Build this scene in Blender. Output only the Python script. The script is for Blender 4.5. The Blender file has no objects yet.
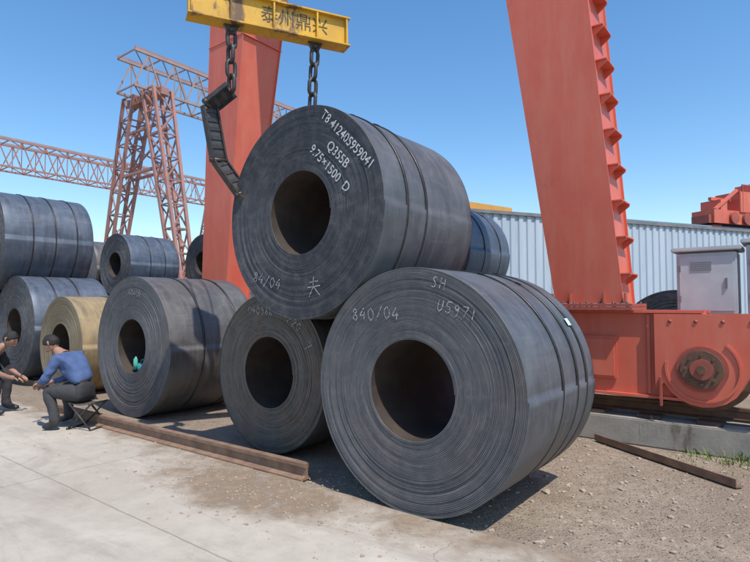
import bpy, bmesh, math, random
from mathutils import Vector, Matrix, noise
random.seed(7)
scene=bpy.context.scene
COL=scene.collection
# ---------------------------------------------------------------- frames
O=Vector((0.27,4.19,0)); ANG=math.atan2(-0.6113,0.7914)
ROW=Matrix.Translation(O)@Matrix.Rotation(ANG,4,'Z')
# ---------------------------------------------------------------- material helpers
class NT:
    def __init__(s,name):
        s.m=bpy.data.materials.new(name); s.m.use_nodes=True
        s.t=s.m.node_tree; s.n=s.t.nodes; s.l=s.t.links
        s.b=s.n['Principled BSDF']
    def node(s,t,**k):
        n=s.n.new(t)
        for a,b in k.items(): setattr(n,a,b)
        return n
    def lk(s,a,b): s.l.new(a,b)
    def coord(s): return s.node('ShaderNodeTexCoord').outputs['Object']
    def noise(s,vec,scale,detail=5,rough=.6,dist=0):
        n=s.node('ShaderNodeTexNoise'); n.inputs['Scale'].default_value=scale
        n.inputs['Detail'].default_value=detail; n.inputs['Roughness'].default_value=rough
        n.inputs['Distortion'].default_value=dist
        if vec is not None: s.lk(vec,n.inputs['Vector'])
        return n.outputs['Fac']
    def ramp(s,f,pts):
        r=s.node('ShaderNodeValToRGB'); e=r.color_ramp.elements
        while len(e)<len(pts): e.new(.5)
        for i,(p,c) in enumerate(pts):
            e[i].position=p; e[i].color=(c[0],c[1],c[2],1) if not isinstance(c,(int,float)) else (c,c,c,1)
        s.lk(f,r.inputs[0]); return r.outputs[0]
    def math(s,op,a,b=None,c=None):
        n=s.node('ShaderNodeMath',operation=op)
        for i,v in enumerate((a,b,c)):
            if v is None: continue
            if isinstance(v,(int,float)): n.inputs[i].default_value=v
            else: s.lk(v,n.inputs[i])
        return n.outputs[0]
    def mix(s,f,a,b,mode='MIX'):
        n=s.node('ShaderNodeMix',data_type='RGBA',blend_type=mode)
        for sock,v in ((n.inputs[0],f),(n.inputs[6],a),(n.inputs[7],b)):
            if isinstance(v,(int,float)): sock.default_value=v
            elif isinstance(v,tuple): sock.default_value=(*v,1)
            else: s.lk(v,sock)
        return n.outputs[2]
    def scalev(s,vec,sc,loc=(0,0,0)):
        n=s.node('ShaderNodeMapping'); n.inputs['Scale'].default_value=sc; n.inputs['Location'].default_value=loc; s.lk(vec,n.inputs['Vector']); return n.outputs[0]
    def bump(s,h,strength=.3,dist=.01,normal=None):
        n=s.node('ShaderNodeBump'); n.inputs['Strength'].default_value=strength; n.inputs['Distance'].default_value=dist
        s.lk(h,n.inputs['Height'])
        if normal is not None: s.lk(normal,n.inputs['Normal'])
        s.lk(n.outputs[0],s.b.inputs['Normal']); return n.outputs[0]
    def sep(s,vec):
        n=s.node('ShaderNodeSeparateXYZ'); s.lk(vec,n.inputs[0]); return n.outputs
    def comb(s,x,y,z):
        n=s.node('ShaderNodeCombineXYZ')
        for i,v in enumerate((x,y,z)):
            if isinstance(v,(int,float)): n.inputs[i].default_value=v
            else: s.lk(v,n.inputs[i])
        return n.outputs[0]
    def col(s,c):
        if isinstance(c,tuple): s.b.inputs['Base Color'].default_value=(*c,1)
        else: s.lk(c,s.b.inputs['Base Color'])
    def set(s,rough=None,metal=None,spec=None):
        if rough is not None:
            if isinstance(rough,(int,float)): s.b.inputs['Roughness'].default_value=rough
            else: s.lk(rough,s.b.inputs['Roughness'])
        if metal is not None: s.b.inputs['Metallic'].default_value=metal
        if spec is not None: s.b.inputs['Specular IOR Level'].default_value=spec
def varied(name,c1,c2,scale=6,rough=.6,metal=0,bump=.15,rust=None,rustamt=.62,dust=None):
    m=NT(name); co=m.coord()
    c=m.mix(m.ramp(m.noise(co,scale,6),[(.3,0.),(.7,1.)]),c1,c2)
    if dust:
        c=m.mix(m.math('MULTIPLY',m.ramp(m.noise(m.scalev(co,(2.2,2.2,.35)),2.5,8,.7),[(.42,0.),(.72,1.)]),.4),c,dust)
    if rust:
        f=m.ramp(m.noise(m.scalev(co,(1,1,.45)),scale*.8,9,.72,.3),[(rustamt,0.),(rustamt+.08,1.)])
        c=m.mix(f,c,rust)
    m.col(c); m.set(rough,metal)
    if bump: m.bump(m.noise(co,scale*9,4),bump,.004)
    return m.m
# coil materials
def coil_side(name,c1,c2,rust=.2,rough=.5,metal=.4):
    m=NT(name); co=m.coord(); x,y,z=m.sep(co)
    th=m.math('ARCTAN2',z,x)
    v=m.comb(m.math('MULTIPLY',th,.9),m.math('MULTIPLY',y,7),0)
    st=m.noise(v,1.6,6,.62,.2)
    bl=m.noise(co,2.3,6,.65,.6)
    c=m.mix(m.ramp(st,[(.32,0.),(.72,1.)]),c1,c2)
    c=m.mix(m.math('MULTIPLY',m.ramp(bl,[(.42,0.),(.75,1.)]),.5),c,tuple(min(1,k*1.6) for k in c2))
    v3=m.comb(m.math('MULTIPLY',th,7),m.math('MULTIPLY',y,1.1),4)
    wp=m.ramp(m.noise(v3,1.3,7,.7,.4),[(.54,0.),(.72,1.)])
    c=m.mix(m.math('MULTIPLY',wp,.35),c,(.23,.23,.235))
    rf=m.math('MULTIPLY',m.ramp(m.noise(v,2.7,8,.75,.5),[(.58,0.),(.7,1.)]),rust)
    c=m.mix(rf,c,(.16,.11,.07))
    v2=m.comb(m.math('MULTIPLY',th,2.2),m.math('MULTIPLY',y,60),0)
    sc=m.ramp(m.noise(v2,1.5,3,.5),[(.66,0.),(.73,1.)])
    c=m.mix(m.math('MULTIPLY',sc,.35),c,(.36,.36,.38))
    m.col(c)
    m.set(m.math('ADD',m.math('MULTIPLY',bl,.4),rough-.18),metal)
    m.bump(m.math('ADD',st,m.math('MULTIPLY',m.noise(co,45,3),.15)),.35,.006)
    return m.m
def coil_face(name,c1,c2,rust=.2,line=.4):
    m=NT(name); co=m.coord(); x,y,z=m.sep(co)
    th=m.math('ARCTAN2',z,x)
    r=m.math('SQRT',m.math('ADD',m.math('MULTIPLY',x,x),m.math('MULTIPLY',z,z)))
    v=m.comb(m.math('MULTIPLY',r,55),m.math('MULTIPLY',th,1.3),y)
    st=m.noise(v,1.0,3,.6)
    c=m.mix(m.ramp(st,[(.35,0.),(.68,1.)]),c1,c2)
    lt=m.ramp(m.noise(m.comb(m.math('MULTIPLY',r,110),m.math('MULTIPLY',th,2.4),3.),1,2,.5),[(.6,0.),(.68,1.)])
    c=m.mix(m.math('MULTIPLY',lt,line),c,tuple(min(1,k*2.2) for k in c2))
    bl=m.noise(co,1.8,6,.65)
    c=m.mix(m.math('MULTIPLY',m.ramp(bl,[(.48,0.),(.66,1.)]),rust),c,(.15,.095,.06))
    dust=m.noise(co,7,7,.7)
    c=m.mix(m.math('MULTIPLY',m.ramp(dust,[(.45,0.),(.75,1.)]),.4),c,(.20,.19,.19))
    sm=m.noise(m.scalev(co,(1,1,2.5)),3.1,7,.7,1.)
    c=m.mix(m.math('MULTIPLY',m.ramp(sm,[(.55,0.),(.7,1.)]),.3),c,(.2,.185,.17))
    m.col(c); m.set(.65,.1)
    m.bump(m.noise(v,2.5,3),.2,.004)
    return m.m
M={}
M['side']=coil_side('mill_scale_steel',(.075,.081,.092),(.13,.136,.146))
M['side_sky_tint']=coil_side('mill_scale_steel_sky_tint',(.058,.075,.105),(.11,.133,.17),.15)  # blue-grey mill scale, with the blue of reflected sky painted into its base colour
M['side_rust']=coil_side('mill_scale_steel_rusty',(.16,.125,.075),(.33,.24,.12),.6,.6,.15)
M['side_brown']=coil_side('mill_scale_steel_brownish',(.082,.080,.082),(.145,.138,.132),.45)
M['face']=coil_face('coil_end_steel',(.068,.070,.078),(.115,.117,.124))
M['face_dark']=coil_face('coil_end_steel_dark',(.030,.033,.042),(.058,.063,.076),.06,.15)
M['face_rust']=coil_face('coil_end_steel_rusty',(.075,.066,.06),(.145,.12,.10),.7)
M['face_gold']=coil_face('coil_end_steel_ochre',(.12,.10,.06),(.24,.18,.10),.5)
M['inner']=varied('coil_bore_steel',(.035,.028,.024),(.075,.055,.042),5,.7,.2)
M['strap']=varied('steel_strap',(.03,.03,.033),(.065,.063,.063),9,.4,.6)
M['red']=varied('red_crane_paint',(.63,.13,.075),(.55,.105,.062),1.3,.5,0,.1,(.30,.09,.05),.655,(.60,.24,.16))
M['red_dk']=varied('red_crane_paint_dirty',(.40,.085,.055),(.25,.07,.05),3,.6,0,.2,(.10,.05,.035),.56)
M['yellow']=varied('yellow_paint_worn',(.66,.38,.02),(.46,.26,.03),4,.5,0,.15,(.13,.07,.03),.54)
M['orange']=varied('orange_yellow_paint',(.62,.30,.05),(.5,.24,.05),2,.6)
M['iron']=varied('dark_iron',(.035,.034,.035),(.085,.075,.068),14,.5,.5,.3)
M['plate']=varied('sling_plate',(.045,.047,.053),(.085,.083,.085),10,.6,.3,.3)
M['rust']=varied('rusty_steel',(.20,.105,.06),(.10,.06,.042),9,.75,.2,.4)
M['railtop']=varied('rusty_rail',(.32,.20,.13),(.18,.11,.078),8,.7,.2,.35)
M['truss']=varied('truss_paint_faded',(.36,.27,.25),(.26,.21,.21),2,.6)
M['truss2']=varied('truss_paint_pale_red',(.40,.18,.14),(.27,.16,.14),2,.6)
M['cab']=varied('cabinet_grey_paint',(.46,.48,.50),(.37,.39,.41),4,.5,0,.08,(.25,.2,.16),.68)
M['cabdk']=varied('cabinet_dark',(.12,.12,.13),(.2,.2,.2),4,.6)
M['conc2']=varied('plinth_concrete',(.36,.33,.28),(.22,.2,.17),3,.9,0,.6,(.14,.11,.08),.58)
def painttext(name,c,th=.42,base=(.09,.09,.095)):
    m=NT(name); co=m.coord()
    n=m.noise(co,55,4,.7)
    m.col(m.mix(m.ramp(n,[(th,0.),(th+.14,1.)]),base,c)); m.set(.8); return m.m
M['white']=painttext('white_stencil_paint',(.62,.63,.63),.38,(.06,.065,.075))
M['chalk']=painttext('chalk_marks',(.40,.40,.40),.42,(.12,.12,.125))
M['black']=varied('black_lettering',(.035,.03,.025),(.1,.075,.03),20,.7)
# ---------------------------------------------------------------- mesh helpers
def obj_from(name,verts,faces,mats,mw=None,parent=None,smooth=False,fm=None):
    me=bpy.data.meshes.new(name); me.from_pydata(verts,[],faces)
    for m in (mats if isinstance(mats,list) else [mats]): me.materials.append(m)
    if fm: me.polygons.foreach_set('material_index',fm)
    if smooth: me.polygons.foreach_set('use_smooth',[True]*len(faces))
    me.update()
    o=bpy.data.objects.new(name,me); COL.objects.link(o)
    if parent: o.parent=parent
    if mw is not None: o.matrix_local=mw
    return o
def empty(name,mw=Matrix()):
    o=bpy.data.objects.new(name,None); COL.objects.link(o); o.matrix_local=mw; o.empty_display_size=.2; return o
class MB:
    """accumulates shapes in one mesh"""
    def __init__(s): s.v=[];s.f=[];s.m=[];s.sm=[]
    def add(s,v,f,mi=0,mat=None,sm=False):
        b=len(s.v)
        s.v+= [tuple(mat@Vector(p)) if mat is not None else tuple(p) for p in v]
        s.f+=[[i+b for i in q] for q in f]; s.m+=[mi]*len(f); s.sm+=[sm]*len(f)
    def box(s,c,d,mi=0,mat=None,bev=.0):
        x,y,z=[k/2 for k in d]
        if bev<=0:
            v=[(c[0]+a*x,c[1]+b*y,c[2]+e*z) for a in(-1,1) for b in(-1,1) for e in(-1,1)]
            f=[(0,1,3,2),(4,6,7,5),(0,4,5,1),(2,3,7,6),(0,2,6,4),(1,5,7,3)]
            s.add(v,f,mi,mat)
        else:
            bm=bmesh.new(); bmesh.ops.create_cube(bm,size=1)
            for q in bm.verts: q.co=Vector((q.co.x*d[0]+c[0],q.co.y*d[1]+c[1],q.co.z*d[2]+c[2]))
            bmesh.ops.bevel(bm,geom=bm.edges[:],offset=bev,segments=2,affect='EDGES')
            bm.verts.ensure_lookup_table()
            s.add([q.co[:] for q in bm.verts],[[q.index for q in f.verts] for f in bm.faces],mi,mat); bm.free()
    def beam(s,a,b,w,h=None,mi=0,up=(0,0,1)):
        a=Vector(a);b=Vector(b);h=h or w;d=(b-a).normalized();u=Vector(up)
        if abs(d.dot(u))>.98: u=Vector((1,0,0))
        sd=d.cross(u).normalized(); u2=sd.cross(d)
        v=[]
        for p in(a,b):
            for i,j in((-1,-1),(1,-1),(1,1),(-1,1)): v.append(p+sd*(i*w/2)+u2*(j*h/2))
        s.add(v,[(3,2,1,0),(4,5,6,7),(0,1,5,4),(1,2,6,5),(2,3,7,6),(3,0,4,7)],mi)
    def tube(s,pts,r,n=8,mi=0,closed=False,caps=True):
        pts=[Vector(p) for p in pts]; m=len(pts); v=[];f=[]
        rr=r if isinstance(r,list) else [r]*m
        pn=None
        for i,p in enumerate(pts):
            if closed: t=(pts[(i+1)%m]-pts[i-1]).normalized()
            else: t=(pts[min(i+1,m-1)]-pts[max(i-1,0)]).normalized()
            if pn is None:
                q=Vector((0,0,1)) if abs(t.z)<.9 else Vector((1,0,0)); pn=(q-t*q.dot(t)).normalized()
            else: pn=(pn-t*pn.dot(t)).normalized()
            bn=t.cross(pn)
            for k in range(n):
                a=2*math.pi*k/n; v.append(p+(pn*math.cos(a)+bn*math.sin(a))*rr[i])
        for i in range(m if closed else m-1):
            for k in range(n):
                j=(i+1)%m
                f.append((i*n+k,i*n+(k+1)%n,j*n+(k+1)%n,j*n+k))
        if caps and not closed:
            f.append(tuple(range(n-1,-1,-1))); f.append(tuple((m-1)*n+k for k in range(n)))
        s.add(v,f,mi,None,True)
    def prism(s,poly,y0,y1,mi=0,mat=None):
        """poly in xz extruded along y"""
        n=len(poly)
        v=[(p[0],y0,p[1]) for p in poly]+[(p[0],y1,p[1]) for p in poly]
        f=[tuple(range(n)),tuple(range(2*n-1,n-1,-1))]+[(i,i+n,(i+1)%n+n,(i+1)%n) for i in range(n)]
        s.add(v,f,mi,mat)
    def disc(s,c,r,y0,y1,n=40,mi=0):
        s.prism([(c[0]+r*math.cos(2*math.pi*k/n),c[1]+r*math.sin(2*math.pi*k/n)) for k in range(n)],y0,y1,mi)
    def build(s,name,mats,mw=None,parent=None):
        o=obj_from(name,s.v,s.f,mats,mw,parent,fm=s.m)
        o.data.polygons.foreach_set('use_smooth',s.sm)
        bm=bmesh.new(); bm.from_mesh(o.data); bmesh.ops.recalc_face_normals(bm,faces=bm.faces); bm.to_mesh(o.data); bm.free()
        return o
# ---------------------------------------------------------------- steel coils
def coil(x,y,zc,R,W=1.5,r0=.38,mats=('side','face'),pitch=.0115,N=128,seed=1,straps=(.5,),tilt=0,amp=.006,roll=0):
    rnd=random.Random(seed)
    nl=int((R-r0)/pitch)-1; pitch=(R-r0)/(nl+1)
    root=empty('steel_coil',ROW@Matrix.Translation((x,y,zc))@Matrix.Rotation(tilt,4,'Z')@Matrix.Rotation(roll,4,'Y'))
    V=[];F=[];FM=[]
    for side in (0,1):
        D=[];d=0
        for k in range(nl+2):
            d=.75*d+rnd.gauss(0,amp*.5); D.append(min(max(d+abs(rnd.gauss(0,amp*.35)),0),.03))
        prof=[(0,.0045),(.2,0),(.82,0)] 
        cols=[]
        for j in range(N+1):
            t=j/N; a=2*math.pi*t; ca,sa=math.cos(a),math.sin(a); c=[]
            for k in range(nl):
                dd=D[k]*(1-t)+D[k+1]*t
                for fr,dy in prof:
                    r=r0+(k+fr+t)*pitch; yy=dd+dy
                    yy= yy if side==0 else W-yy
                    c.append((r*ca,yy,r*sa))
            r=r0+(nl+t)*pitch; yy=D[nl]*(1-t)+D[nl+1]*t+.004
            c.append((r*ca,yy if side==0 else W-yy,r*sa)); cols.append(c)
        m=len(cols[0]); b=len(V)
        for c in cols: V+=c
        for j in range(N):
            for i in range(m-1):
                q=(b+j*m+i,b+j*m+i+1,b+(j+1)*m+i+1,b+(j+1)*m+i)
                F.append(q if side==0 else q[::-1]); FM.append(1)
    NF=len(F)
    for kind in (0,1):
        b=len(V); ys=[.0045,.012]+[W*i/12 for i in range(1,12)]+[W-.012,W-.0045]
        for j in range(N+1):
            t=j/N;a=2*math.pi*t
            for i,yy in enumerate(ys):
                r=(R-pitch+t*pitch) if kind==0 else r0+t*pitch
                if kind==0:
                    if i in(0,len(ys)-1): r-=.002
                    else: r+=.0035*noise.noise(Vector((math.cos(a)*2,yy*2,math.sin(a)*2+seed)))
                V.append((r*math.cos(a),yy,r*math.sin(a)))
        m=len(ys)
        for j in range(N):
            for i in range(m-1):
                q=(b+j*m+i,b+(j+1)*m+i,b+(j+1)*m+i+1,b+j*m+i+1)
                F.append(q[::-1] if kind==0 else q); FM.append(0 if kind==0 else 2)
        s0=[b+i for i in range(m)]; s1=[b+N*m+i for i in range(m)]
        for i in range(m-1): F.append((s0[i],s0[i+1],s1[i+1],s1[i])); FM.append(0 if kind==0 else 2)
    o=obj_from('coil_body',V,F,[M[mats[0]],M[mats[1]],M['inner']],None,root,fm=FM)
    sm=[False]*NF+[True]*(len(F)-NF); o.data.polygons.foreach_set('use_smooth',sm)
    bm=bmesh.new(); bm.from_mesh(o.data); bmesh.ops.recalc_face_normals(bm,faces=bm.faces); bm.to_mesh(o.data); bm.free()
    if straps:
        b=MB()
        for sp in straps:
            y0=W*sp; n=96; w=.013; v=[];f=[]
            for k in range(n):
                a=2*math.pi*k/n
                for dr,dy in((-.01,-w),(.0050,-w),(.0050,w),(-.01,w)):
                    rr=R+dr+(-.002); v.append((rr*math.cos(a),y0+dy,rr*math.sin(a)))
            for k in range(n):
                for i in range(4): f.append((k*4+i,k*4+(i+1)%4,((k+1)%n)*4+(i+1)%4,((k+1)%n)*4+i))
            b.add(v,f,0,None,True)
            a=math.radians(50+rnd.random()*40); b.box((0,y0,R+.003),(.05,.034,.007),0,Matrix.Rotation(math.radians(90)-a,4,'Y'))
        b.build('strap',[M['strap']],None,root)
    return root
def text(body,size,mat,mw,parent=None,name='lettering',extr=.0,bold=0.0,shear=0,align='CENTER'):
    cu=bpy.data.curves.new(name,'FONT'); cu.body=body; cu.size=size; cu.align_x=align; cu.align_y='CENTER'
    cu.offset=bold; cu.extrude=extr; cu.shear=shear; cu.resolution_u=3
    o=bpy.data.objects.new(name,cu); COL.objects.link(o)
    bpy.context.view_layer.update()
    dg=bpy.context.evaluated_depsgraph_get()
    me=bpy.data.meshes.new_from_object(o.evaluated_get(dg)); bpy.data.objects.remove(o)
    me.materials.clear(); me.materials.append(mat)
    o=bpy.data.objects.new(name,me); COL.objects.link(o)
    if parent: o.parent=parent
    o.matrix_local=mw; return o
def facetext(root,body,size,x,z,rot,mat='white',y=-.004,bold=.0,shear=0,sx=1.0):
    mw=Matrix.Translation((x,y,z))@Matrix.Rotation(-math.radians(rot),4,'Y')@Matrix.Rotation(math.radians(90),4,'X')@Matrix.Diagonal((sx,1,1,1))
    return text(body,size,M[mat],mw,root,'painted_lettering',bold=bold,shear=shear)
def scrawl(root,strokes,cx,cz,s,rot,w=.0045,y=-.005):
    """hand-drawn chalk strokes: flat thin ribbons on the coil end"""
    b=MB(); c,si=math.cos(math.radians(rot)),math.sin(math.radians(rot))
    for st in strokes:
        P=[]
        for i in range(len(st)-1):
            for k in range(4):
                t=k/4; P.append((st[i][0]+(st[i+1][0]-st[i][0])*t,st[i][1]+(st[i+1][1]-st[i][1])*t))
        P.append(st[-1])
        Q=[(cx+(p[0]*c-p[1]*si)*s+random.uniform(-.0015,.0015),cz+(p[0]*si+p[1]*c)*s+random.uniform(-.0015,.0015)) for p in P]
        for p,q in zip(Q[:-1],Q[1:]):
            d=Vector((q[0]-p[0],q[1]-p[1]))
            if d.length<1e-6: continue
            d.normalize(); nx,nz=-d.y*w,d.x*w
            b.add([(p[0]+nx,y,p[1]+nz),(p[0]-nx,y,p[1]-nz),(q[0]-nx,y,q[1]-nz),(q[0]+nx,y,q[1]+nz)],[(0,1,2,3)])
    b.build('chalk_mark',[M['chalk']],None,root)
G={'0':[[(.3,1),(.05,.7),(.05,.3),(.3,0),(.55,.3),(.55,.7),(.3,1)]],'1':[[(.3,1),(.25,0)]],'4':[[(.4,1),(.0,.35),(.6,.4)],[(.45,.65),(.4,0)]],
 '5':[[(.6,1),(.15,.95),(.1,.55),(.45,.55),(.5,.2),(.3,0),(.05,.1)]],'8':[[(.3,.52),(.1,.78),(.3,1),(.5,.78),(.3,.52),(.05,.22),(.3,0),(.55,.22),(.3,.52)]],
 '9':[[(.5,.75),(.3,1),(.1,.75),(.3,.5),(.5,.75),(.45,.3),(.35,0)]],'7':[[(.05,.95),(.55,1),(.25,0)]],'2':[[(.1,.8),(.3,1),(.5,.8),(.1,.05),(.6,0)]],
 '/':[[(.6,1.1),(.0,-.1)]],'S':[[(.5,.9),(.25,1),(.1,.75),(.45,.4),(.35,.05),(.05,.1)]],'H':[[(.1,1),(.05,0)],[(.5,1),(.5,0)],[(.05,.5),(.5,.55)]],
 'U':[[(.1,1),(.05,.2),(.3,0),(.5,.25),(.55,1)]],'K':[[(.1,1),(.1,0)],[(.5,.9),(.1,.45),(.55,0)]],'T':[[(.0,1),(.6,1)],[(.3,1),(.3,0)]]}
def hand(root,s,cx,cz,size,rot,w=.004):
    st=[]
    for i,ch in enumerate(s):
        for k in G.get(ch,[]): st.append([(p[0]+(i-len(s)/2)*.82,p[1]-.5+.05*math.sin(i*2.1)) for p in k])
    scrawl(root,st,cx,cz,size,rot,w)
big=coil(0,0,.95,.95,mats=('side','face'),seed=3,straps=(.45,.68,.84),amp=.0045,pitch=.0115)
mid=coil(-2.2,.50,.87,.87,mats=('side_brown','face_rust'),seed=4,straps=(.3,.7),amp=.006)
top=coil(-1.222,0.0,2.45,.985,mats=('side','face_dark'),seed=5,straps=(.22,.42),amp=.003)
lft=coil(-5.2,.56,1.01,1.01,mats=('side_brown','face'),seed=6,straps=(.35,.75),amp=.004)
gold=coil(-8.08,.78,.88,.88,mats=('side_rust','face_gold'),seed=7,straps=(.5,),N=96)
coil(-10.17,.75,1.15,1.05,1.5,mats=('side_sky_tint','face_dark'),seed=8,straps=(.3,.6),N=96)
coil(-12.3,.75,1.15,1.05,1.5,mats=('side_sky_tint','face_dark'),seed=9,straps=(.5,),N=96)
coil(-11.23,.55,2.98,1.06,1.75,mats=('side_sky_tint','face_dark'),seed=10,straps=(.3,.55,.8),N=96)
# rear stacks beyond the crane track
coil(-14.5,4.95,2.87,.98,1.65,mats=('side_sky_tint','face_dark'),seed=11,straps=(.4,.7),N=96)
coil(-13.5,4.95,1.15,1.0,mats=('side','face_dark'),seed=12,N=64)
coil(-15.55,4.95,1.15,1.0,mats=('side','face'),seed=13,N=64)
coil(-17.6,4.95,1.15,1.0,mats=('side','face'),seed=23,N=64)
coil(-16.6,4.95,2.83,.95,mats=('side_brown','face'),seed=24,N=64)
coil(-13.3,7.3,3.0,.98,mats=('side_sky_tint','face_dark'),seed=14,N=64)
coil(-12.3,7.3,1.2,1.0,mats=('side','face_dark'),seed=15,N=64)
coil(-14.35,7.3,1.2,1.0,mats=('side','face_dark'),seed=16,N=64)
coil(-2.5,4.15,2.50,.85,mats=('side_sky_tint','face_dark'),seed=17,straps=(.35,.75),N=96)
coil(-1.55,4.15,.95,.95,mats=('side','face_dark'),seed=18,N=64)
coil(-3.5,4.15,.95,.95,mats=('side','face'),seed=19,N=64)
coil(-6.0,4.3,.95,.95,mats=('side','face'),seed=20,N=64)
coil(.79,6.7,.93,.93,mats=('side_sky_tint','face_dark'),seed=21,N=64)
b=MB()
for ys in (1.0,1.95): b.box((-11.3,ys,.05),(4.6,.15,.10))
for ys in(5.2,6.1): b.box((-15.5,ys,.075),(6.6,.18,.15))
for ys in(7.6,8.5): b.box((-13.3,ys,.1),(4.6,.18,.2))
b.build('timber_bearers',[varied('old_timber',(.2,.14,.09),(.1,.075,.05),6,.85)],ROW)
# lettering
facetext(top,'T8 412405959041',.118,.575,.575,-45,bold=.0005,sx=.92)
facetext(top,'Q355B',.118,.475,.455,-45,bold=.0005,sx=.95)
facetext(top,'9.75×1500  D',.118,.375,.35,-45,bold=.0005,sx=.95)
hand(top,'84/04',-.42,-.62,.10,-14)
scrawl(top,[[(-.5,.5),(.5,.55)],[(-.7,.1),(.7,.15)],[(0,.95),(-.1,.1),(-.6,-.7)],[(-.05,.1),(.6,-.6)]],.2,-.70,.11,4,.0045)
hand(big,'SH',.27,.81,.085,-14); hand(big,'U5971',.42,.61,.085,-14)
hand(big,'840/04',-.33,.58,.10,2)
hand(mid,'04098K',-.12,.67,.085,-2); hand(mid,'84/20',.36,.58,.09,-36); hand(mid,'7',.62,.3,.1,-50)
hand(lft,'40400',.08,.76,.085,-6)
a0=math.radians(30);n=6
vv=[];ff=[]
for i in range(n+1):
    a=a0+i*.012
    for yy in(1.18,1.26): vv.append((.9535*math.cos(a),yy,.9535*math.sin(a)))
for i in range(n): ff.append((2*i,2*i+1,2*i+3,2*i+2))
obj_from('paper_label',vv,ff,[varied('label_paper',(.65,.7,.68),(.3,.5,.42),20,.6)],None,big)
b=MB()
b.tube([(-.04,.1,-.345),(-.04,.1,-.27),(-.04,.1,-.19),(-.04,.1,-.175),(-.04,.1,-.16)],[.034,.036,.034,.015,.016],12,0)
pts=[]
for k in range(9): 
    t=k/8; pts.append((.02+.16*t,.12,-.31+.015*math.sin(t*9)))
b.tube(pts,[.02,.05,.06,.055,.065,.06,.055,.05,.015],10,1)
b.tube([(.06,.12,-.27),(.07,.12,-.21),(.12,.12,-.19),(.16,.12,-.21),(.17,.12,-.27)],.008,6,1)
b.build('bag_and_bottle',[varied('bottle_green',(.05,.3,.22),(.1,.4,.3),9,.3),varied('teal_cloth',(.03,.3,.3),(.02,.2,.22),20,.8)],None,lft)
# ---------------------------------------------------------------- ground
def dirtmat():
    m=NT('dirt_and_gravel'); co=m.coord()
    n1=m.noise(co,.8,8,.65); n2=m.noise(co,14,6,.7); n3=m.noise(co,60,3,.7); n4=m.noise(co,3.2,7,.7,.5)
    c=m.mix(m.ramp(n1,[(.35,0.),(.65,1.)]),(.27,.20,.14),(.39,.31,.225))
    c=m.mix(m.math('MULTIPLY',m.ramp(n4,[(.45,0.),(.62,1.)]),.7),c,(.20,.145,.10))
    c=m.mix(m.math('MULTIPLY',m.ramp(n2,[(.45,0.),(.62,1.)]),.6),c,(.20,.15,.11))
    c=m.mix(m.math('MULTIPLY',m.ramp(n3,[(.53,0.),(.63,1.)]),.5),c,(.47,.41,.34))
    vo=m.node('ShaderNodeTexVoronoi'); vo.inputs['Scale'].default_value=38; m.lk(co,vo.inputs['Vector'])
    peb=m.ramp(vo.outputs['Distance'],[(.25,1.),(.5,0.)])
    sel=m.ramp(m.sep(vo.outputs['Color'])[0],[(.7,0.),(.75,1.)])
    pm=m.math('MULTIPLY',peb,sel)
    c=m.mix(m.math('MULTIPLY',pm,.6),c,m.mix(m.sep(vo.outputs['Color'])[1],(.2,.17,.14),(.46,.41,.35)))
    m.col(c); m.set(.95)
    m.bump(m.math('ADD',m.math('ADD',n2,m.math('MULTIPLY',n3,.5)),m.math('MULTIPLY',pm,.5)),1.,.03); return m.m
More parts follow.
